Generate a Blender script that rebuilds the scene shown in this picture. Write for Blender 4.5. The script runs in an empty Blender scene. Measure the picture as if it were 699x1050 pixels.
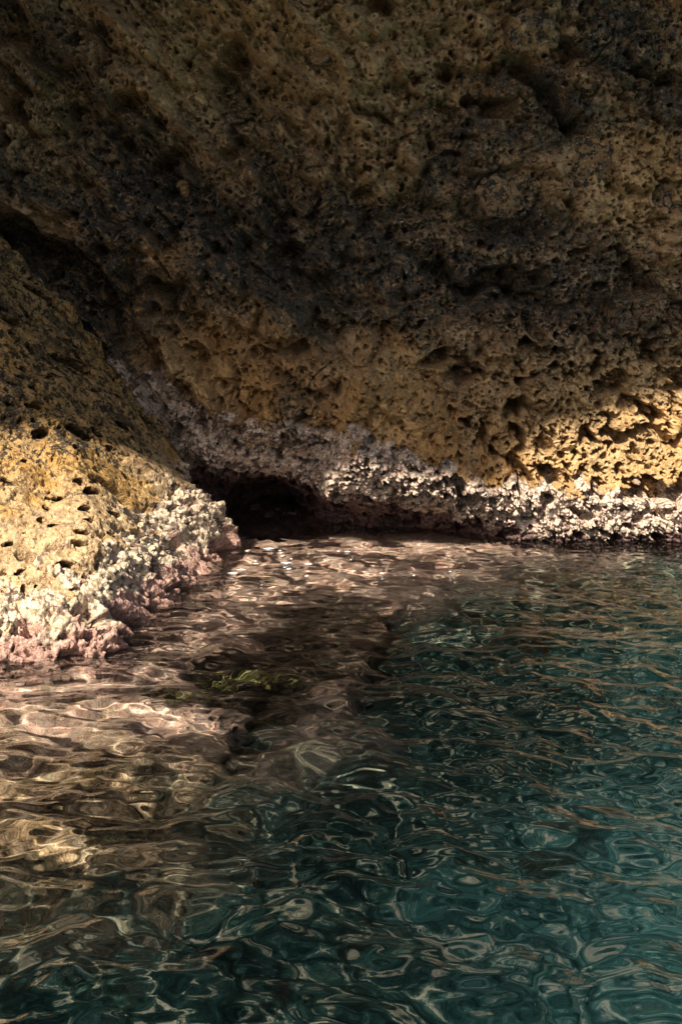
import bpy, math, random
import numpy as np
from mathutils import Vector, Matrix

random.seed(7)
RNG = np.random.default_rng(7)
S = bpy.context.scene
COL = S.collection

# ------------------------------------------------------------------ camera numbers
CAM_H, PITCH = 2.0, math.radians(12)
F = 1050 * 50 / 36.0
def ray(px, py):
    """direction of the line of sight through a point of the 699x1050 picture"""
    a = (px - 349.5) / F; b = (525 - py) / F
    return np.array([a, math.cos(PITCH) + b * math.sin(PITCH), -math.sin(PITCH) + b * math.cos(PITCH)])
def on_y(px, py, Y):
    r = ray(px, py); t = Y / r[1]
    return np.array([0, 0, CAM_H]) + r * t
def on_z(px, py, z=0.0):
    r = ray(px, py); t = (z - CAM_H) / r[2]
    return np.array([0, 0, CAM_H]) + r * t

# ------------------------------------------------------------------ vectorised noise
def _h(ix, iy, s):
    h = (ix.astype(np.int64) * 374761393 + iy.astype(np.int64) * 668265263 + s * 974634577) & 0xFFFFFFFF
    h = ((h ^ (h >> 13)) * 1274126177) & 0xFFFFFFFF
    h = ((h ^ (h >> 16)) * 2246822519) & 0xFFFFFFFF
    return (h ^ (h >> 15))
def rnd(ix, iy, s): return (_h(ix, iy, s) & 0xFFFFFF) / float(0x1000000)
def perlin(x, y, s=0):
    x0 = np.floor(x); y0 = np.floor(y); fx = x - x0; fy = y - y0
    ix = x0.astype(np.int64); iy = y0.astype(np.int64)
    ux = fx * fx * fx * (fx * (fx * 6 - 15) + 10); uy = fy * fy * fy * (fy * (fy * 6 - 15) + 10)
    def g(a, b, dx, dy):
        an = rnd(a, b, s) * 2 * np.pi
        return np.cos(an) * dx + np.sin(an) * dy
    n00 = g(ix, iy, fx, fy); n10 = g(ix + 1, iy, fx - 1, fy)
    n01 = g(ix, iy + 1, fx, fy - 1); n11 = g(ix + 1, iy + 1, fx - 1, fy - 1)
    a = n00 + ux * (n10 - n00); b = n01 + ux * (n11 - n01)
    return (a + uy * (b - a)) * 1.41
def fbm(x, y, o=4, s=0, gain=.5, ridged=False):
    r = 0; a = 1; t = 0
    for i in range(o):
        n = perlin(x * 2.03 ** i + 17.3 * i, y * 2.03 ** i - 9.1 * i, s + i)
        if ridged: n = 1 - 2.2 * np.abs(n)
        r = r + a * n; t += a; a *= gain
    return r / t
def worley(x, y, s=0, jit=.9):
    """F1, F2 and a random number of the nearest cell"""
    ix = np.floor(x).astype(np.int64); iy = np.floor(y).astype(np.int64)
    f1 = np.full(x.shape, 9.); f2 = np.full(x.shape, 9.); idr = np.zeros(x.shape)
    for a in (-1, 0, 1):
        for b in (-1, 0, 1):
            cx = ix + a; cy = iy + b
            px = cx + .5 + (rnd(cx, cy, s) - .5) * jit; py = cy + .5 + (rnd(cx, cy, s + 51) - .5) * jit
            d = np.sqrt((x - px) ** 2 + (y - py) ** 2)
            r = rnd(cx, cy, s + 99)
            n = d < f1
            f2 = np.where(n, f1, np.minimum(f2, d))
            idr = np.where(n, r, idr); f1 = np.where(n, d, f1)
    return f1, f2, idr
def ss(a, b, x):
    t = np.clip((x - a) / (b - a), 0, 1)
    return t * t * (3 - 2 * t)
def smin(a, b, k):
    h = np.clip(.5 + .5 * (b - a) / k, 0, 1)
    return b + (a - b) * h - k * h * (1 - h)
def lin(x, pts):
    p = np.array(pts, float); return np.interp(x, p[:, 0], p[:, 1])
def segd(x, z, ax, az, bx, bz):
    t = np.clip(((x - ax) * (bx - ax) + (z - az) * (bz - az)) / ((bx - ax) ** 2 + (bz - az) ** 2), 0, 1)
    return np.hypot(x - ax - t * (bx - ax), z - az - t * (bz - az))
def blob(x, y, scale, s, thr, w=.06, o=3):
    """irregular cavities with crisp rims"""
    return ss(thr, thr + w, fbm(x * scale, y * scale, o, s, .5))
def pits(x, y, scale, s, frac, rmin=.15, rmax=.38):
    """0..1 mask of separate rounded holes, a share frac of the cells has one"""
    wx = x + .25 / scale * perlin(x * scale * 1.7, y * scale * 1.7, s + 7)
    wy = y + .25 / scale * perlin(x * scale * 1.7 + 31, y * scale * 1.7, s + 8)
    f1, f2, r = worley(wx * scale, wy * scale, s)
    rad = rmin + (rmax - rmin) * np.mod(r * 7.31, 1)
    return np.where(r < frac, 1 - ss(rad * .70, rad, f1), 0)

# ------------------------------------------------------------------ scene helpers
def axis(a, b, step, lo, hi, grow=1.12):
    """even steps between a and b, growing ones out to lo and hi"""
    core = list(np.arange(a, b + step / 2, step))
    d = step; v = a; left = []
    while v > lo: d *= grow; v -= d; left.append(max(v, lo))
    d = step; v = core[-1]; right = []
    while v < hi: d *= grow; v += d; right.append(min(v, hi))
    return np.array(left[::-1] + core + right)
def empty(name, loc, label, cat, group=None):
    o = bpy.data.objects.new(name, None); COL.objects.link(o); o.location = loc
    o['label'] = label; o['category'] = cat
    if group: o['group'] = group
    return o
def grid_faces(nu, nv, flip=False):
    i = np.arange(nu * nv).reshape(nv, nu)
    q = np.stack([i[:-1, :-1], i[:-1, 1:], i[1:, 1:], i[1:, :-1]], -1).reshape(-1, 4)
    return q[:, ::-1] if flip else q
def mesh(name, V, Q, mat, parent=None, attrs=None, smooth=True):
    used = np.unique(Q); m = np.full(len(V), -1, np.int64); m[used] = np.arange(len(used))
    V = V[used]; Q = m[Q]
    me = bpy.data.meshes.new(name)
    me.vertices.add(len(V)); me.vertices.foreach_set('co', V.astype(np.float32).ravel())
    n = Q.shape[1]
    me.loops.add(Q.size); me.loops.foreach_set('vertex_index', Q.astype(np.int32).ravel())
    me.polygons.add(len(Q)); me.polygons.foreach_set('loop_start', np.arange(0, Q.size, n, dtype=np.int32))
    me.polygons.foreach_set('loop_total', np.full(len(Q), n, np.int32))
    me.update(calc_edges=True)
    me.polygons.foreach_set('use_smooth', np.full(len(Q), smooth)); me.update()
    for k, a in (attrs or {}).items():
        at = me.attributes.new(k, 'FLOAT', 'POINT'); at.data.foreach_set('value', a[used].astype(np.float32))
    me.materials.append(mat)
    o = bpy.data.objects.new(name, me); COL.objects.link(o)
    if parent is not None:
        o.parent = parent; o.matrix_parent_inverse = Matrix.Translation(-Vector(parent.location))
    return o
def normals_of(P, nu, nv):
    G = P.reshape(nv, nu, 3)
    n = np.cross(np.gradient(G, axis=1), np.gradient(G, axis=0)).reshape(-1, 3)
    return n / np.maximum(np.linalg.norm(n, axis=1, keepdims=True), 1e-9)

class NT:
    """short-hand for building a material's nodes"""
    def __init__(s, name):
        s.m = bpy.data.materials.new(name); s.m.use_nodes = True
        s.t = s.m.node_tree; s.t.nodes.clear()
        s.out = s.t.nodes.new('ShaderNodeOutputMaterial')
    def n(s, typ, **kw):
        nd = s.t.nodes.new(typ)
        for k, v in kw.items():
            if k.startswith('i_'):
                key = k[2:]; key = int(key) if key.isdigit() else key.replace('_', ' ')
                s.put(nd.inputs[key], v)
            else: setattr(nd, k, v)
        return nd
    def put(s, sock, v):
        if isinstance(v, bpy.types.NodeSocket): s.t.links.new(v, sock)
        elif isinstance(v, tuple) and len(v) == 3 and sock.type == 'RGBA': sock.default_value = (*v, 1)
        else: sock.default_value = v
    def pos(s): return s.n('ShaderNodeNewGeometry').outputs['Position']
    def noise(s, scale, detail=4, rough=.55, dist=0, vec=None):
        return s.n('ShaderNodeTexNoise', i_Vector=vec or s.pos(), i_Scale=scale, i_Detail=detail, i_Roughness=rough, i_Distortion=dist).outputs[0]
    def vor(s, scale, feature='F1', vec=None, out='Distance'):
        return s.n('ShaderNodeTexVoronoi', feature=feature, i_Vector=vec or s.pos(), i_Scale=scale).outputs[out]
    def ramp(s, f, *pts, interp='LINEAR'):
        r = s.n('ShaderNodeValToRGB', i_Fac=f); e = r.color_ramp.elements; r.color_ramp.interpolation = interp
        while len(e) < len(pts): e.new(.5)
        for k, (p, c) in enumerate(pts):
            e[k].position = p; e[k].color = (*c, 1) if isinstance(c, tuple) else (c, c, c, 1)
        return r.outputs[0]
    def rng(s, f, a, b, c=0., d=1.): return s.n('ShaderNodeMapRange', i_0=f, i_1=a, i_2=b, i_3=c, i_4=d).outputs[0]
    def mix(s, f, a, b, mode='MIX'):
        x = s.n('ShaderNodeMix', data_type='RGBA', blend_type=mode)
        s.put(x.inputs[0], f); s.put(x.inputs[6], a); s.put(x.inputs[7], b); return x.outputs[2]
    def math(s, op, a, b=0.): return s.n('ShaderNodeMath', operation=op, i_0=a, i_1=b).outputs[0]
    def attr(s, name): return s.n('ShaderNodeAttribute', attribute_name=name).outputs['Fac']
    def surf(s, col, rough, bump=None, dist=.01, strength=1., spec=.3):
        b = s.n('ShaderNodeBsdfPrincipled', i_Base_Color=col, i_Roughness=rough)
        b.inputs['Specular IOR Level'].default_value = spec
        if bump is not None:
            s.put(b.inputs['Normal'], s.n('ShaderNodeBump', i_Height=bump, i_Distance=dist, i_Strength=strength).outputs[0])
        s.t.links.new(b.outputs[0], s.out.inputs['Surface']); return s.m

# ------------------------------------------------------------------ materials
def rock_material(name, base_a, base_b, base_c, dark, ochre, ochre2, pale=(.48, .38, .26), ct=(1., .95, .98), tc=((.028, .015, .015), (.11, .06, .056), (.27, .17, .155))):
    """pitted rock > pale crust > pink turf, mixed by what grows where (mesh attributes)"""
    t = NT(name)
    n1 = t.noise(2.2, 6, .6); n2 = t.noise(9, 6, .65, .4); n3 = t.noise(38, 5, .7); n4 = t.noise(120, 3, .7)
    c = t.ramp(n2, (.34, base_a), (.5, base_b), (.66, base_c))
    c = t.mix(t.rng(n3, .42, .7), c, t.mix(.5, c, pale))
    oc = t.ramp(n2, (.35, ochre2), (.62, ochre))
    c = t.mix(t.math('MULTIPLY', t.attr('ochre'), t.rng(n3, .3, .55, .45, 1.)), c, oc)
    dk = t.math('MULTIPLY', t.attr('dark'), t.rng(n2, .40, .52))  # dark attribute: rock tones together with painted shade
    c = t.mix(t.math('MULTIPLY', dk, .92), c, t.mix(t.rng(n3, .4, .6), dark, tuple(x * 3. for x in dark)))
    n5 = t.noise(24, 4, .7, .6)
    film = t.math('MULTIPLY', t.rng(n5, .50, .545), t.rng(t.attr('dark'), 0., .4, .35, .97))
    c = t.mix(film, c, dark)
    c = t.mix(t.math('MULTIPLY', t.rng(t.noise(64, 3, .6), .615, .65), .7), c, t.mix(.5, c, (.85, .72, .54)))
    c = t.mix(t.math('MULTIPLY', t.attr('pale'), t.rng(n3, .40, .58)), c, (.64, .445, .225))
    c = t.mix(t.math('MULTIPLY', t.rng(n4, .45, .62), .5), c, t.mix(.62, c, (.02, .018, .015)))
    # crust: white, lilac, greenish and pink crusts in small patches
    v = t.n('ShaderNodeTexVoronoi', i_Vector=t.pos(), i_Scale=34.).outputs['Color']
    vs = t.n('ShaderNodeSeparateColor', i_0=v).outputs[0]
    cr = t.ramp(t.noise(13, 5, .65), (.30, (.48, .28, .23)), (.40, (.70, .52, .42)), (.49, (.83, .70, .52)), (.59, (.74, .60, .48)), (.70, (.48, .33, .31)))
    cr = t.mix(t.rng(vs, .6, .95, 0, .7), cr, (.66, .58, .48))
    cr = t.mix(t.math('MULTIPLY', t.rng(t.noise(24, 3), .56, .66), .6), cr, (.22, .23, .11))
    cr = t.mix(t.math('MULTIPLY', t.rng(t.noise(52, 4, .7), .52, .66), .6), cr, (.10, .065, .055))
    wv = t.n('ShaderNodeVectorMath', operation='ADD', i_0=t.pos(), i_1=t.n('ShaderNodeVectorMath', operation='SCALE', i_0=t.n('ShaderNodeTexNoise', i_Vector=t.pos(), i_Scale=18., i_Detail=3.).outputs[1], i_Scale=.05).outputs[0]).outputs[0]
    gap = t.rng(t.vor(24., vec=wv), .56, .74)
    gap2 = t.rng(t.vor(55., vec=wv), .52, .68)
    cr = t.mix(t.math('MULTIPLY', gap, .85), cr, (.07, .045, .04))
    cr = t.mix(t.math('MULTIPLY', gap2, .35), cr, (.12, .085, .06))
    cr = t.mix(1., cr, ct, 'MULTIPLY')
    c = t.mix(t.rng(t.math('ADD', t.attr('crust'), t.math('MULTIPLY', t.math('SUBTRACT', n3, .5), .9)), .35, .6), c, cr)
    tf = t.ramp(t.noise(42, 5, .7), (.3, tc[0]), (.47, tc[1]), (.6, tc[2]), (.72, (.20, .16, .08)))
    c = t.mix(t.rng(t.math('ADD', t.attr('turf'), t.math('MULTIPLY', t.math('SUBTRACT', n3, .5), .8)), .35, .65), c, tf)
    z = t.n('ShaderNodeSeparateXYZ', i_0=t.pos()).outputs[2]
    wet = t.rng(t.math('ADD', z, t.math('MULTIPLY', t.math('SUBTRACT', n2, .5), .12)), .04, .13, 1., 0.)
    c = t.mix(t.math('MULTIPLY', wet, .45), c, t.mix(1., c, (.45, .42, .42), 'MULTIPLY'))
    rough = t.rng(wet, 0, 1, .82, .35)
    h = t.math('ADD', t.math('MULTIPLY', n3, 1.), t.math('ADD', t.math('MULTIPLY', n4, .5), t.math('MULTIPLY', t.vor(70.), -.35)))
    return t.surf(c, rough, h, .018, .8, .3)

M_CLIFF = rock_material('dark_cliff_rock', (.13, .070, .031), (.34, .195, .088), (.62, .41, .215), (.014, .016, .016), (.54, .275, .075), (.34, .17, .05))
M_BOULDER = rock_material('ochre_rock', (.34, .20, .095), (.52, .345, .175), (.66, .475, .28), (.030, .021, .012), (.60, .345, .095), (.44, .235, .06), (.74, .58, .40), (1., .95, .88), ((.12, .055, .045), (.44, .25, .20), (.66, .45, .36)))

def seabed_material():
    t = NT('seabed_rock')
    n2 = t.noise(9.5, 5, .62, .6); n3 = t.noise(14, 5, .65); n4 = t.noise(48, 4, .7)
    deep = t.ramp(n2, (.40, (.010, .030, .027)), (.505, (.036, .10, .087)), (.575, (.13, .23, .19)), (.595, (.88, .78, .54)), (.72, (.95, .85, .62)))  # the water's teal haze is put into the deep bottom's colour
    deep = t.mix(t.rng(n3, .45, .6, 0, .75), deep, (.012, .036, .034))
    deep = t.mix(t.attr('sand'), deep, t.ramp(n2, (.36, (.03, .12, .108)), (.49, (.11, .34, .305)), (.58, (.33, .62, .55)), (.62, (.88, .92, .74))))  # sand, likewise tinted with the teal of the water
    shelf = t.ramp(n3, (.28, (.26, .12, .09)), (.38, (.62, .345, .265)), (.56, (.80, .555, .45)), (.76, (.50, .34, .25)))
    shelf = t.mix(t.math('MULTIPLY', t.rng(n4, .5, .66), .6), shelf, (.07, .05, .03))
    shelf = t.mix(t.math('MULTIPLY', t.rng(n2, .55, .66), .6), shelf, (.16, .14, .06))
    shelf = t.mix(t.attr('brown'), shelf, t.ramp(n3, (.38, (.045, .035, .02)), (.48, (.24, .15, .085)), (.58, (.52, .36, .23)), (.7, (.70, .56, .38))))
    st = t.n('ShaderNodeSeparateColor', i_0=t.n('ShaderNodeTexVoronoi', i_Vector=t.pos(), i_Scale=6.5).outputs['Color']).outputs[0]
    shelf = t.mix(t.math('MULTIPLY', t.rng(st, .25, .6, .6, 0.), t.attr('brown')), shelf, (.04, .035, .02))
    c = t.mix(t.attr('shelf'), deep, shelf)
    c = t.mix(t.math('MULTIPLY', t.attr('dark_patch'), t.rng(n3, .3, .5, .6, 1.)), c, t.mix(t.rng(n4, .4, .6), (.018, .016, .012), (.06, .045, .03)))
    return t.surf(c, .9, t.math('ADD', n3, n4), .03, .8, .1)
M_SEABED = seabed_material()

def water_material():
    t = NT('sea_water')
    r = t.n('ShaderNodeBsdfRefraction', i_Color=(.95, .985, .975), i_Roughness=0., i_IOR=1.333)
    g = t.n('ShaderNodeBsdfGlossy', i_Color=(1, 1, 1), i_Roughness=0.)
    f = t.n('ShaderNodeFresnel', i_IOR=1.333)
    m = t.n('ShaderNodeMixShader', i_0=f.outputs[0], i_1=r.outputs[0], i_2=g.outputs[0])
    t.t.links.new(m.outputs[0], t.out.inputs['Surface'])
    return t.m
M_WATER = water_material()

# ------------------------------------------------------------------ the cliff
FALL = (.35, .75, -.80)                       # the way the sunlight travels
def cliff():
    root = empty('cliff', (0, 9.2, 0), 'towering dark brown pitted cliff face with a pale encrusted foot, rising behind the water', 'cliff')
    xs = axis(-2.6, 2.6, .0048, -13, 13); zs = axis(-.15, 3.45, .0048, -2.2, 7.2)
    X, Z = np.meshgrid(xs, zs); nu, nv = len(xs), len(zs); x = X.ravel(); z = Z.ravel()
    wx = x + .10 * fbm(x * 1.6, z * 1.6, 3, 3); wz = z + .10 * fbm(x * 1.6 + 40, z * 1.6, 3, 5)
    # --- lie of the face
    y = 8.66 + lin(z, [(-2.2, .1), (0, 0), (.5, .05), (1.3, .30), (2., .36), (3.2, .20), (5, -.4), (7.2, -2.)])
    right = ss(.55, 1.25, x + .1 * fbm(x * 2, z * 2, 3, 9))
    left = 1 - ss(-.4, .8, x)
    # undercut of the foot in the middle, hollow behind the boulder
    crtop = lin(x, [(-2.5, 1.2), (-1.3, .98), (-.9, .78), (-.2, .68), (.3, .55), (.75, .38), (1.1, .30), (1.6, .27), (2.6, .26)]) + .05 + .10 * fbm(x * 3, z * 3, 4, 12)
    utop = lin(x, [(-1.5, .36), (-.6, .34), (-.1, .26), (.4, .18), (.75, .12), (1.1, .03), (2, .0)]) + .06 * fbm(x * 3, z * 3, 3, 13)
    under = 1 - ss(-.30, .10, z - utop)
    y += .36 * under * (1 - .6 * right) - .10 * ss(.1, .3, z) * (1 - ss(crtop - .08, crtop + .1, z)) * (1 - .4 * right)
    y += 1.0 * np.exp(-(((x + .46) / .27) ** 2 + ((z + .0) / .31) ** 2))
    ck = [on_y(p, q, 8.8) for p, q in ((150, 395), (184, 440), (200, 478), (240, 522))]; wob2 = .03 * perlin(x * 9, z * 9, 35)
    for a, b in zip(ck[:-1], ck[1:]): y += .16 * np.exp(-(segd(x + wob2, z, a[0], a[2], b[0], b[2]) / .035) ** 2) / (1 if a is ck[0] else 1.3)
    y += .30 * np.exp(-(segd(x, z, -1.75, 1.15, -.75, .12) / .16) ** 2)
    y -= .10 * right * (1 - ss(.5, 1.3, z))
    # buttress in the middle
    ap = on_y(372, 322, 8.8); bl = on_y(330, 470, 8.8); br = on_y(500, 470, 8.8)
    hgt = np.clip((ap[2] - z) / (ap[2] - bl[2]), 0, 1.6)
    xl = ap[0] + (bl[0] - ap[0]) * hgt; xr = ap[0] + (br[0] - ap[0]) * hgt
    wob = .05 * fbm(x * 4, z * 4, 3, 14)
    bt = ss(-.03, .10, x - xl + wob) * (1 - ss(-.30, .10, x - xr + wob)) * ss(0, .35, hgt) * ss(.1, .45, z)
    y -= .30 * bt
    # --- diagonal beds on the left, blockier on the right
    ca, sa = math.cos(math.radians(48)), math.sin(math.radians(48))
    al = wx * ca - wz * sa; ac = wx * sa + wz * ca
    up = ss(.35, .9, z)
    bed = fbm(al * .55, ac * 2.3, 5, 20, ridged=True)
    y -= (.42 * left + .12) * bed * up
    y -= .16 * fbm(wx * .9, wz * 1.2, 4, 25) * up
    hor = fbm(wx * .8 + 9, wz * 1.7, 4, 27, ridged=True)
    y -= .10 * hor * (1 - left) * ss(.8, 1.4, z)
    gr = 1 - ss(.0, .07, np.abs(fbm(al * .5, ac * 2.6, 4, 33, .55))); gr2 = 1 - ss(0, .05, np.abs(fbm(wx * .9, wz * 2.2, 4, 34, .55)))
    y += up * (.06 * gr * left + .03 * gr2 * (1 - .6 * left))
    # dark diagonal overhang lines
    for (a, b, c, d, amp, w) in ((-60, 205, 130, 300, .22, .09), (60, 95, 330, 300, .18, .10), (100, 300, 215, 420, .15, .07), (230, 80, 300, 260, .12, .09), (535, 60, 585, 135, .20, .045), (370, 95, 520, 60, .06, .03), (470, 300, 620, 320, .12, .06), (400, 210, 560, 240, .09, .06), (0, 30, 110, 110, .13, .07)):
        p = on_y(a, b, 8.9); q = on_y(c, d, 8.9)
        y += 1.9 * amp * np.exp(-(segd(wx + .05 * perlin(x * 7, z * 7, 31), wz + .05 * perlin(x * 7, z * 7, 32), p[0], p[2], q[0], q[2]) / w) ** 2)
    # --- crust and turf, by height over the water
    nz = fbm(x * 5, z * 5, 4, 40)
    isl = fbm(x * 9, z * 9, 4, 41, .6)
    crust = 1 - ss(-.08, .08, z - crtop - .11 * nz - .20 * isl)
    ttop = lin(x, [(-1.5, .42), (-.6, .38), (-.1, .28), (.4, .20), (.75, .12), (1., .05), (1.4, .03), (2.6, .02)])
    turf = 1 - ss(-.03, .04, z - ttop - .08 * nz - .13 * isl)
    # --- clods, hollows, holes
    hc = ss(.2, 1.6, x + .35 * fbm(x * 2.5, z * 2.5, 3, 77)) * ss(.15, .35, z) * (1 - ss(.8, 1.5, z))
    f1, f2, r = worley(wx * 3.6, wz * 4.2, 60); clod = ss(0, .4, f2 - f1)
    g1, g2, rg = worley(wx * 9.5 + 3, wz * 10.5, 61); clod2 = ss(0, .5, g2 - g1)
    bare = 1 - crust
    y -= bare * up * (1 - .75 * hc) * (.085 * clod * (.3 + r) + .010 * clod2 * (.2 + rg)) * (1 - .45 * bt)
    m1, m2, rm = worley(wx * 6.2 + .8 * nz, wz * 6.6 + 7, 63); gate = ss(.02, .25, fbm(x * 1.2 + 9, z * 1.2, 3, 69))   # stones packed in the rock
    y += bare * up * gate * (.035 * (1 - ss(0, .22, m2 - m1)) - .035 * (1 - np.clip(m1 / .6, 0, 1) ** 2) * (.3 + rm)) * (1 - .7 * bt)
    k1, k2, rk = worley(x * 2.9 + .1 * nz, z * 2.9, 62)                   # rounded stones set in the rock
    cap = np.where(rk < .33, np.sqrt(np.clip(1 - (k1 / .34) ** 2, 0, 1)), 0); ring = np.where(rk < .33, np.exp(-((k1 - .36) / .05) ** 2), 0)
    y += bare * up * (-.085 * cap + .045 * ring)
    worn = .25 + .75 * ss(-.16, .12, fbm(x * 1.4, z * 1.6, 4, 88, .55))   # smooth worn faces between rough ones
    crk = 1 - ss(0, .012, np.abs(fbm(x * .75 + 3, z * .75, 5, 89, .5))); y += .05 * crk * bare * up * ss(0, .2, fbm(x * 1.1 + 4, z * 1.1, 2, 68))
    calm = 1 - .75 * np.maximum(bt, cap)
    y -= .016 * fbm(wx * 7, wz * 7, 3, 64, .5) * bare * (1 - .6 * hc)
    y -= .007 * fbm(x * 24, z * 24, 3, 66, .6) * bare
    y += bare * calm * (.26 * blob(wx, wz * 1.25, 2.3, 70, .22, .2) + .14 * worn * blob(wx, wz * 1.2, 6, 71, .23, .08))
    y += bare * worn * (1 - .4 * bt) * (.055 * blob(x, z, 15, 72, .31) + .034 * blob(x, z, 31, 73, .34, .1, 2))
    y += bare * (.06 * pits(x, z, 9, 74, .28, .14, .40) + .055 * pits(x, z, 16, 75, .5) + .035 * pits(x, z, 29, 76, .5))
    # honeycomb low on the right
    hn = fbm(x * 5, z * 5.2, 3, 78); hm = fbm(x * 12, z * 12.5, 3, 79); ht = .36 - .20 * np.minimum(hc * 1.6, 1)
    y += np.minimum(hc * 3, 1) * (.24 * ss(ht, ht + .05, hn) + .12 * ss(ht + .04, ht + .09, hm))
    # nodules of the crust
    c1, c2, rc = worley(x * 19 + 1.2 * nz, z * 21 + nz, 80); d1, d2, rd = worley(x * 42, z * 45, 81)
    e1 = ss(0, .35, c2 - c1); e2 = ss(0, .35, d2 - d1); vary = .5 + 1.0 * ss(-.3, .35, fbm(x * 3.3, z * 3.3, 2, 87))
    kn = vary * (.055 * (1 - np.clip(c1 / .8, 0, 1) ** 2) * (.2 + rc) * e1 + .024 * (1 - np.clip(d1 / .8, 0, 1) ** 2) * (.3 + rd) * e2)
    cav = blob(x, z * 1.15, 7.5, 83, .16, .08); cav2 = blob(x, z, 17, 85, .2, .08)
    y -= crust * (.05 * fbm(x * 4, z * 4, 2, 86) + kn - .13 * cav - .06 * cav2 + .010 * fbm(x * 45, z * 45, 3, 84))
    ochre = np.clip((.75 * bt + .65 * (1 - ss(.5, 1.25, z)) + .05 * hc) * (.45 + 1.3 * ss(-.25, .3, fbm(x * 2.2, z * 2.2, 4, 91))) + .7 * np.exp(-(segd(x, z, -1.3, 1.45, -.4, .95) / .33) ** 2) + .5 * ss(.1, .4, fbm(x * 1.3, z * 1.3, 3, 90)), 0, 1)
    shade_band = 0  # shadow bands of the upper wall, painted as darker rock along these lines
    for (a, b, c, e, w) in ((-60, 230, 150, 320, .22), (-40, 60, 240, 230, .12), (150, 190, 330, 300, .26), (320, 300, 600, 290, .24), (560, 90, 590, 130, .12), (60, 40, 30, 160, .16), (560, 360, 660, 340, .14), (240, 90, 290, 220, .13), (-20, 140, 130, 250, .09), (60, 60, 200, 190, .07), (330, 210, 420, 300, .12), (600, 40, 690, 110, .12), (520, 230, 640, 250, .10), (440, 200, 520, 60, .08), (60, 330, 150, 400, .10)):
        p = on_y(a, b, 8.9); q = on_y(c, e, 8.9); shade_band = shade_band + np.exp(-(segd(wx, wz, p[0], p[2], q[0], q[2]) / w) ** 2)
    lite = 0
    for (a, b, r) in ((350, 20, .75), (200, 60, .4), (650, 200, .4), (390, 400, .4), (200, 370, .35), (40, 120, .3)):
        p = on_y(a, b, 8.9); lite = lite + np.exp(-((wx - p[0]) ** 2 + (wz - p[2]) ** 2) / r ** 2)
    dark = np.clip(.47 - .75 * bed * left - .35 * hor * (1 - left) + 2.1 * fbm(wx * 1.7 + 5, wz * 2.2, 5, 92, .6) + 1.25 * shade_band - .8 * lite, 0, 1) * ss(.45, .9, z) * (1 - .7 * hc) * (1 - .6 * bt)
    P = np.stack([x, y, z], 1); Q = grid_faces(nu, nv)
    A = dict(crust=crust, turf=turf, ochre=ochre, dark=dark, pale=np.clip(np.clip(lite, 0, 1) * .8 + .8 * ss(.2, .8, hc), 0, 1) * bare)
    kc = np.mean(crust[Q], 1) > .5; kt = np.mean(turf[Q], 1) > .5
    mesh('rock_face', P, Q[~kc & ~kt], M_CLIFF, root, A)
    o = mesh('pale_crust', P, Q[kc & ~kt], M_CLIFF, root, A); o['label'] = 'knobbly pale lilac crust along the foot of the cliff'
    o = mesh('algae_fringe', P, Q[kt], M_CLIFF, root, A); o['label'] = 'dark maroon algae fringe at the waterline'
    gy = y.reshape(nv, nu)
    for k, (a, b, r, fl) in enumerate(((515, 200, 24, .9), (610, 166, 27, 1.), (543, 34, 27, .8), (489, 82, 13, 1.2), (191, 192, 13, .8), (666, 258, 16, .7), (432, 118, 15, .8), (258, 206, 11, .7), (694, 205, 20, 1.), (330, 60, 14, .7))):
        p = on_y(a, b, 8.75); i = np.searchsorted(xs, p[0]); j = np.searchsorted(zs, p[2])
        yy = np.median(gy[j - 8:j + 9, i - 8:i + 9]); R_ = r / F * 8.9
        th, ph = np.meshgrid(np.linspace(0, 2 * np.pi, 73), np.linspace(0, np.pi, 37)); th = th.ravel(); ph = ph.ravel()
        D = np.stack([np.sin(ph) * np.cos(th), np.cos(ph), np.sin(ph) * np.sin(th)], 1)
        q1 = D[:, 0] * R_; q2 = D[:, 2] * R_
        rr = R_ * (1 + .34 * fbm(D[:, 0] * 1.3 + k * 7, D[:, 2] * 1.3 + D[:, 1], 3, 300 + k) + .12 * fbm(D[:, 0] * 4 + k, D[:, 2] * 4 + D[:, 1], 3, 320 + k))
        rr -= .03 * pits(q1 + k, q2, 22, 340, .5) + .04 * blob(q1 + 3 * k, q2, 14, 341, .3)
        V = D * rr[:, None] * np.array([1, .5, fl]) + np.array([p[0], yy + .03, p[2]])
        zero = th * 0
        mesh('embedded_stone', V, grid_faces(73, 37), M_CLIFF, root, dict(crust=zero, turf=zero, ochre=zero + .15 + .3 * (k % 3 == 1), dark=.55 + .8 * fbm(q1 * 5 + k, q2 * 5, 4, 345)))
    # --- unseen brow far overhead, edge shaped to cast the sun and shade line
    d = np.array(FALL)
    tgt = [((528, 492), 8.70), ((600, 472), 8.80), ((660, 458), 8.86), ((699, 432), 8.9), ((900, 340), 8.9)]
    YL = 4.0; lip = []
    for (p, Y) in tgt:
        q = on_y(p[0], p[1], Y); t = (Y - YL) / d[1]; b = q - d * t; lip.append((b[0], b[2]))
    lip += [(-4.2, 3.95), (-3.5, 4.1), (-3.3, 4.27), (-3.13, 4.42), (-3.03, 4.56), (-2.93, 4.72), (-2.85, 4.86), (-2.7, 5.02), (-2.5, 5.02), (-2.4, 4.93), (-1.2, 4.90)]
    lip.sort(); lip = [(-14, lip[0][1])] + lip + [(14, lip[-1][1])]
    us = axis(-5, 2, .03, -13, 13, 1.2); U = np.linspace(0, 1, 60)
    G, V = np.meshgrid(us, U); g = G.ravel(); v = V.ravel()
    zl = lin(g, lip) + .05 * fbm(g * 5, g * 0 + 3, 3, 95)
    py = np.where(v < .5, 9.8 + (YL - 9.8) * v * 2, YL - 1.2 * (v - .5) * 2 + .25 * fbm(g * .8, v * 9, 4, 96) * ss(.5, .6, v))
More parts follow.
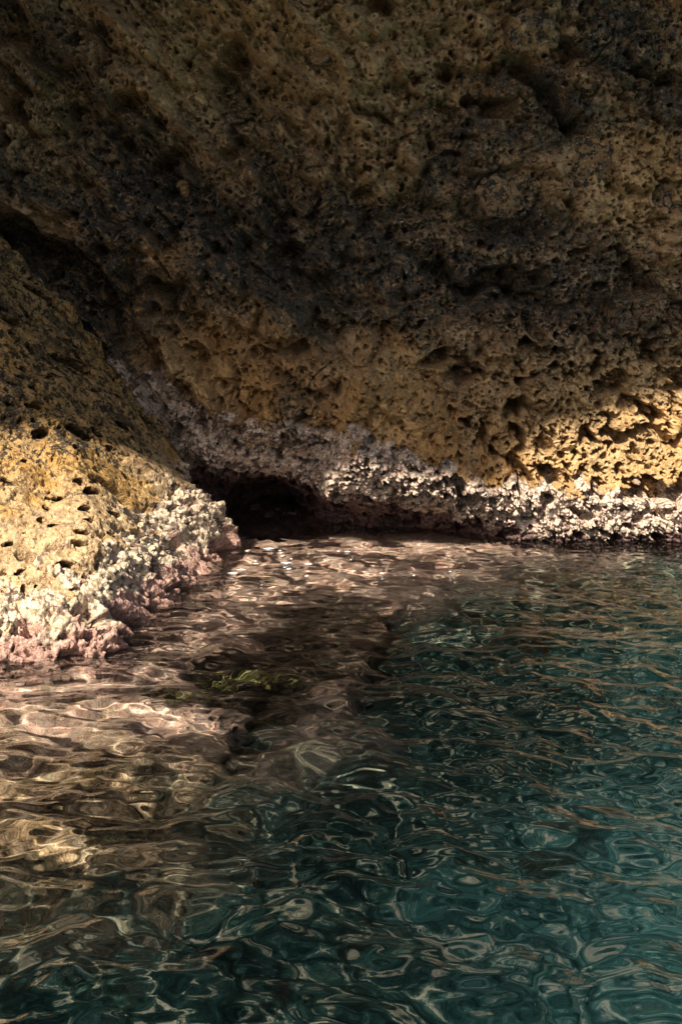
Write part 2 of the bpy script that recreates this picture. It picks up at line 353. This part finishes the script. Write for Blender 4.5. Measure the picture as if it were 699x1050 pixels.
    pz = np.where(v < .5, zl + .9 * np.maximum(1 - 2 * v, 0) ** .7 + .35 * np.abs(fbm(g * .9, v * 8, 4, 97)) * (1 - 2 * np.minimum(v, .5)), zl + (v - .5) * 2 * 7)
    P = np.stack([g, py, pz], 1); zero = g * 0
    mesh('unseen_shade_brow', P, grid_faces(len(us), 60), M_CLIFF, root, dict(crust=zero, turf=zero, ochre=zero, dark=zero + .5))
    return root

# ------------------------------------------------------------------ the boulder on the left
def boulder():
    root = empty('boulder', (-1.6, 7.4, 0), 'sunlit sloping ochre boulder with a crusted foot, rising from the water at the left', 'boulder')
    xs = axis(-2.3, -.1, .0048, -7, .3); ys = axis(5.75, 8.9, .0056, 4.6, 9.6)
    X, Y = np.meshgrid(xs, ys); nu, nv = len(xs), len(ys); x = X.ravel(); y = Y.ravel()
    fr = [(-7, 4.7), (-2.4, 5.6)] + [tuple(on_z(p, q)[:2]) for p, q in ((0, 684), (60, 680), (100, 672), (150, 664), (185, 655), (198, 640), (200, 610), (222, 594), (242, 582), (254, 566))] + [(-.2, 9)]
    fx = lin(x, fr) + .07 * fbm(x * 3.2, y * 0 + 2, 3, 101)
    dd = y - fx
    B = lin(dd, [(-1.5, -1.6), (-.3, -.40), (0, 0), (.08, .11), (.18, .19), (.40, .29), (1., .60), (1.8, 1.18), (2.6, 1.95), (4, 3.4)])
    Aa = 1.10 * (-.58 - .20 * (8.3 - y) - x); Aa = np.where(Aa < .22, .22 - (.22 - Aa) * 1.9, Aa)
    Cc = 3.2 * (lin(x, [(-1.5, 9.25), (-.95, 8.75), (-.6, 8.42), (-.3, 8.35)]) - y); Aa = Aa + .17 * np.exp(-((x + .70) ** 2 + (y - 8.05) ** 2) / .20 ** 2) + .08 * (1 - ss(-1.3, -.8, x))
    g = smin(smin(B, Aa, .07), Cc, .12)
    P = np.stack([x, y, g], 1); N = normals_of(P, nu, nv)
    # slope coordinates so that texture is not stretched on steep parts
    s = x; v = y + .9 * g
    wx = s + .08 * fbm(s * 2, v * 2, 3, 103); wv = v + .08 * fbm(s * 2 + 9, v * 2, 3, 104)
    nz = fbm(s * 4, v * 4, 4, 105)
    ct = lin(x, [(-7, .22), (-1.75, .23), (-1.3, .27), (-1.12, .38), (-.85, .44), (-.5, .38), (0, .38)])
    isl = fbm(s * 8, v * 8, 4, 106, .6)
    crust = 1 - ss(-.07, .09, g - ct - .26 * nz - .24 * isl)
    turf = 1 - ss(-.02, .04, g - lin(x, [(-7, .09), (-1.5, .10), (-.9, .14), (-.6, .06), (0, .04)]) - .10 * nz - .14 * isl)
    bare = 1 - crust
    ca, sa = math.cos(math.radians(-55)), math.sin(math.radians(-55))
    al = wx * ca - wv * sa; ac = wx * sa + wv * ca
    h = .13 * fbm(wx * 1.3, wv * 1.3, 4, 107) + bare * (.024 * fbm(al * .7, ac * 4.5, 4, 108, .5, True) + .010 * fbm(wx * 7, wv * 7, 4, 109, .5) + .005 * fbm(s * 26, v * 26, 4, 110, .6))
    f1, f2, r = worley(wx * 6, wv * 5, 112); h += bare * .010 * ss(0, .4, f2 - f1) * (.3 + r)
    hole = bare * (.19 * pits(s * .8, v, 5.2, 114, .42, .09, .28) + .12 * pits(s * .9, v, 10, 116, .38, .12, .34))   # holes that run slantwise into the rock
    h -= bare * ( .026 * pits(s, v, 27, 118, .42))
    h -= bare * (.09 * blob(wx * .8, wv * 1.15, 3.8, 119, .33, .06) + .03 * blob(s, v, 12, 117, .35, .06) + .022 * blob(s, v, 30, 115, .32, .1, 2))
    c1, c2, rc = worley(s * 19 + 1.2 * nz, v * 17 + nz, 120); d1, d2, rd = worley(s * 40, v * 36, 121)
    e1 = ss(0, .35, c2 - c1); e2 = ss(0, .35, d2 - d1); vary = .22 + .55 * ss(-.3, .35, fbm(s * 2.6, v * 2.6, 2, 129))
    kn = vary * (.048 * (1 - np.clip(c1 / .8, 0, 1) ** 2) * (.2 + rc) * e1 + .022 * (1 - np.clip(d1 / .8, 0, 1) ** 2) * (.3 + rd) * e2)
    cav = blob(s, v, 5.5, 123, .12, .08); cav2 = blob(s, v, 14, 122, .16, .07)
    lump = fbm(s * 2.6, v * 2.6, 3, 124)
    h += crust * (kn - .13 * cav - .055 * cav2 + .10 * lump + .010 * fbm(s * 45, v * 45, 3, 125))
    P = P + N * h[:, None] + hole[:, None] * np.array([-.45, .85, -.22])
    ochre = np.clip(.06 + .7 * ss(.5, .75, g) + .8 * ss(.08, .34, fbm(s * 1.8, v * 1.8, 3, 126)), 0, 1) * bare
    dark = np.clip((.45 + .75 * ss(-.05, .25, fbm(wx * 3, wv * 3, 4, 127))) * ss(.45, .9, g) + .12 * ss(0, .3, fbm(wx * 5, wv * 5, 4, 128)), 0, 1) * bare  # shade of the upper slope put into the colour, plus random dark patches
    Q = grid_faces(nu, nv); A = dict(crust=crust, turf=turf, ochre=ochre, dark=dark)
    kc = np.mean(crust[Q], 1) > .5; kt = np.mean(turf[Q], 1) > .5
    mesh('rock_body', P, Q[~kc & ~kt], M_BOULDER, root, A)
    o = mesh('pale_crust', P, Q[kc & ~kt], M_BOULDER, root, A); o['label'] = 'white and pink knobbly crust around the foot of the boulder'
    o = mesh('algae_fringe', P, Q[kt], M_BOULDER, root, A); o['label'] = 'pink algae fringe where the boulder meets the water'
    return root

# ------------------------------------------------------------------ seabed and water
def seabed():
    xs = axis(-2.8, 2.8, .016, -900, 900, 1.18); ys = axis(2.0, 9.6, .016, -900, 900, 1.18)
    X, Y = np.meshgrid(xs, ys); x = X.ravel(); y = Y.ravel()
    # signed distance to the edge of the shallow shelf (positive on the shelf)
    edge = [on_z(p, q, -.2)[:2] for p, q in ((760, 566), (520, 588), (420, 626), (300, 640), (285, 690), (330, 760), (215, 815), (180, 880), (60, 930), (-200, 990), (-900, 1030))]
    dist = np.full(x.shape, 99.)
    for a, b in zip(edge[:-1], edge[1:]): dist = np.minimum(dist, segd(x, y, a[0], a[1], b[0], b[1]))
    e = np.array(edge); o = np.argsort(e[:, 0]); ye = np.interp(x, e[o, 0], e[o, 1])
    sd = np.where(y > ye, dist, -dist) + .14 * fbm(x * 2, y * 2, 4, 130)
    shelf = ss(-.45, .30, sd + .22 * fbm(x * 4, y * 4, 4, 136))
    z = lin(sd, [(-900, -7), (-8, -1.8), (-3, -1.3), (-1.4, -.98), (-.7, -.80), (-.2, -.55), (.25, -.32), (.7, -.22), (1.5, -.15), (5, -.1)])
    near = ss(11, 7, np.abs(y - 4.5)) if False else 1
    f1, f2, r = worley(x * 2.6 + .3 * fbm(x * 3, y * 3, 2, 132), y * 2.6, 131)
    g1, g2, rg = worley(x * 6.5, y * 6.5, 133)
    z += (1 - shelf) * (.12 * ss(0, .6, f2 - f1) * (r - .2) + .06 * ss(0, .5, g2 - g1) * rg) + .09 * fbm(x * 1.6, y * 1.6, 4, 134)
    z += .035 * fbm(x * 7, y * 7, 4, 135, .55) + .02 * shelf * (1 - g1)
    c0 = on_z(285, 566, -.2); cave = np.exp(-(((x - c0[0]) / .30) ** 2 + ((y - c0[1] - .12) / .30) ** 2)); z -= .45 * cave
    z = np.minimum(z, -.05)
    w0 = on_z(345, 700, -.4); w1 = on_z(250, 880, -1.)
    dark_patch = np.clip(np.exp(-(((x - w0[0]) / .38) ** 2 + ((y - w0[1]) / .75) ** 2) * 1.2) + .8 * np.exp(-(((x - w1[0]) / .40) ** 2 + ((y - w1[1]) / .5) ** 2)) + .6 * ss(.2, .4, fbm(x * 1.5, y * 1.5, 3, 137)) * (1 - shelf), 0, 1)  # dark patches at set spots, with scattered weed over the deep bottom
    dark_patch = np.maximum(dark_patch, cave)  # bottom also darkened below the hollow of the cliff
    dark_patch = ss(.10, .60, dark_patch + .4 * fbm(x * 5, y * 5, 3, 138))
    brown = 1 - ss(4.9, 6.1, y + .6 * fbm(x * 1.5, y * 1.5, 3, 140))
    sand = ss(.1, 1.4, x - .35 * (y - 5) + .8 * fbm(x * .9, y * .9, 3, 139)) * (1 - shelf) * .85
    o = mesh('seabed', np.stack([x, y, z], 1), grid_faces(len(xs), len(ys)), M_SEABED, None, dict(shelf=shelf, dark_patch=dark_patch * (1 - .5 * sand), sand=sand, brown=brown))
    o['kind'] = 'structure'
    return o

def water():
    xs = axis(-2.8, 2.8, .0125, -800, 800, 1.16); ys = axis(2.0, 9.8, .0125, -800, 800, 1.16)
    X, Y = np.meshgrid(xs, ys); nu, nv = len(xs), len(ys); x = X.ravel(); y = Y.ravel()
    z = np.zeros_like(x)
    wx = x + .12 * fbm(x * .9, y * .9, 2, 150); wy = y + .12 * fbm(x * .9 + 7, y * .9, 2, 151)
    rg = np.random.default_rng(11); n = 110; tot = 0
    for k in range(n):
        lam = math.exp(rg.uniform(math.log(.06), math.log(.70)))
        th = rg.normal(math.radians(78), math.radians(52)); K = 2 * math.pi / lam
        sl = .030 * (1.0 if lam > .12 else .8)
        ph = K * (wx * math.cos(th) + wy * math.sin(th)) + rg.uniform(0, 6.28)
        z += sl / K * np.sin(ph)
    for k in range(40):
        lam = math.exp(rg.uniform(math.log(.055), math.log(.16))); th = rg.normal(math.radians(80), math.radians(40)); K = 2 * math.pi / lam
        z += .022 / K * np.sin(K * (wx * math.cos(th) + wy * math.sin(th)) + rg.uniform(0, 6.28)) * (.25 + .75 * ss(4., 6.5, y))
    for k in range(26):
        lam = math.exp(rg.uniform(math.log(.22), math.log(.6))); th = rg.normal(math.radians(80), math.radians(75)); K = 2 * math.pi / lam
        z += .026 / K * np.sin(K * (wx * math.cos(th) + wy * math.sin(th)) + rg.uniform(0, 6.28)) * (1 - ss(4.2, 6.2, y))
    z *= (.75 + .45 * ss(-.3, .4, fbm(x * .8, y * .8, 2, 155))) * lin(y, [(2, 1.05), (5, 1.), (6.6, .85), (8, .55), (9.5, .4)])
    far = np.clip(1 - (np.maximum(np.abs(x) - 2.9, 0) + np.maximum(np.abs(y - 6) - 4.2, 0)) / 1.5, 0, 1)
    z *= far
    P = np.stack([x, y, z], 1); Q = grid_faces(nu, nv)
    o = mesh('water', P, Q, M_WATER)
    o['kind'] = 'structure'; return o

def seaweed_material():
    t = NT('green_seaweed')
    c = t.ramp(t.noise(30, 3), (.32, (.03, .028, .012)), (.5, (.085, .085, .022)), (.68, (.24, .18, .09)))
    return t.surf(c, .55)
def seaweed(px, py, zb, rad, n, label, mat, seed):
    g = np.random.default_rng(seed); c = on_z(px, py, zb + .1); V = []; Q = []
    for k in range(n):
        a = g.uniform(0, 6.28); r = rad * min(abs(g.normal(0, .65)), 1.05); p = np.array([c[0] + r * math.cos(a) * 1.5, c[1] + r * math.sin(a), zb - .03])
        h = g.uniform(.5, 1.) * .085; lean = g.normal(0, .35, 2) + np.array([.5, .1]); w = g.uniform(.004, .009); tw = g.uniform(0, 3.14)
        b0 = len(V)
        for i in range(7):
            u = i / 6; q = p + np.array([lean[0] * h * u * u, lean[1] * h * u * u, h * u * (1 - .25 * u)]); ww = w * (1 - u * .8) * (1 + .25 * math.sin(6 * u + k))
            e = np.array([math.cos(tw + u), math.sin(tw + u), 0]) * ww
            V += [q - e, q + e]
            if i: Q.append([b0 + 2 * i - 2, b0 + 2 * i - 1, b0 + 2 * i + 1, b0 + 2 * i])
    o = mesh('seaweed_tuft', np.array(V), np.array(Q), mat)
    o['label'] = label; o['category'] = 'seaweed'; o['group'] = 'seaweed tufts on the shallow reef'
def glint_flecks():  # small white flecks standing in for glints on the water
    t = NT('white_fleck'); m = t.surf((.85, .87, .86), .4)
    g = np.random.default_rng(5); V = []; Q = []
    for k in range(36):
        if k < 20: px, py = 262 + 120 * g.uniform() ** 1.6, g.normal(570, 4)
        else: px, py = g.normal(340, 70), g.normal(578, 10)
        c = on_z(px, py, .004); r = .0022 + .006 * g.uniform() ** 2 * (1.3 if k < 34 else .7); n = 8; b0 = len(V); ex = g.uniform(1.5, 5.)
        V.append(c + np.array([0, 0, r * .15]))
        for i in range(n):
            a = 6.283 * i / n; rr = r * g.uniform(.6, 1.3); V.append(c + np.array([rr * ex * math.cos(a), rr * .8 * math.sin(a), -.004]))
        for i in range(n): Q.append([b0, b0 + 1 + i, b0 + 1 + (i + 1) % n, b0])
    V = np.array(V); Q = np.array(Q)[:, :3]
    o = mesh('glint_flecks', V, Q, m); o['kind'] = 'stuff'
glint_flecks(); mw = seaweed_material()
seaweed(250, 703, -.22, .14, 320, 'largest green seaweed tuft, under the shallow water out in front of the dark cleft', mw, 1)
seaweed(172, 722, -.2, .09, 150, 'small brownish green seaweed tuft under the water close to the boulder foot', mw, 2)
cl = cliff(); bo = boulder(); sb = seabed(); wa = water()
wa.cycles.is_caustics_caster = True
for o in S.objects:
    if o.type == 'MESH' and o is not wa: o.cycles.is_caustics_receiver = True

# ------------------------------------------------------------------ light, sky, camera
d = Vector(FALL).normalized()
elev = math.asin(-d.z); az = math.atan2(-d.x, -d.y)      # direction towards the sun, clockwise from +Y
L = bpy.data.lights.new('sun', 'SUN'); L.energy = 5.; L.angle = math.radians(1.3); L.color = (1, .90, .74)
L.cycles.is_caustics_light = True
so = bpy.data.objects.new('sun', L); COL.objects.link(so); so.location = (0, 0, 20)
so.rotation_euler = d.to_track_quat('-Z', 'Y').to_euler()
W = bpy.data.worlds.new('World'); S.world = W; W.use_nodes = True
nt = W.node_tree; sky = nt.nodes.new('ShaderNodeTexSky'); sky.sky_type = 'NISHITA'; sky.sun_disc = False
sky.dust_density = 3.; sky.ozone_density = .6; sky.sun_elevation = elev; sky.sun_rotation = az
bg = nt.nodes['Background']; nt.links.new(sky.outputs[0], bg.inputs[0]); bg.inputs[1].default_value = .066
cam = bpy.data.cameras.new('camera'); co = bpy.data.objects.new('camera', cam); COL.objects.link(co)
co.location = (0, 0, CAM_H); co.rotation_euler = (math.radians(90) - PITCH, 0, 0)
cam.sensor_fit = 'VERTICAL'; cam.sensor_height = 36; cam.lens = 50; cam.clip_start = .05; cam.clip_end = 3000
S.camera = co
S.view_settings.view_transform = 'Standard'; S.view_settings.look = 'None'; S.view_settings.exposure = 1.08; S.view_settings.gamma = 1
S.view_settings.use_curve_mapping = False
c = S.cycles
c.use_denoising = True; c.denoiser = 'OPENIMAGEDENOISE'
c.max_bounces = 10; c.diffuse_bounces = 3; c.glossy_bounces = 4; c.transmission_bounces = 8; c.transparent_max_bounces = 8
c.caustics_reflective = False; c.caustics_refractive = True; c.sample_clamp_indirect = 25.; c.blur_glossy = .3
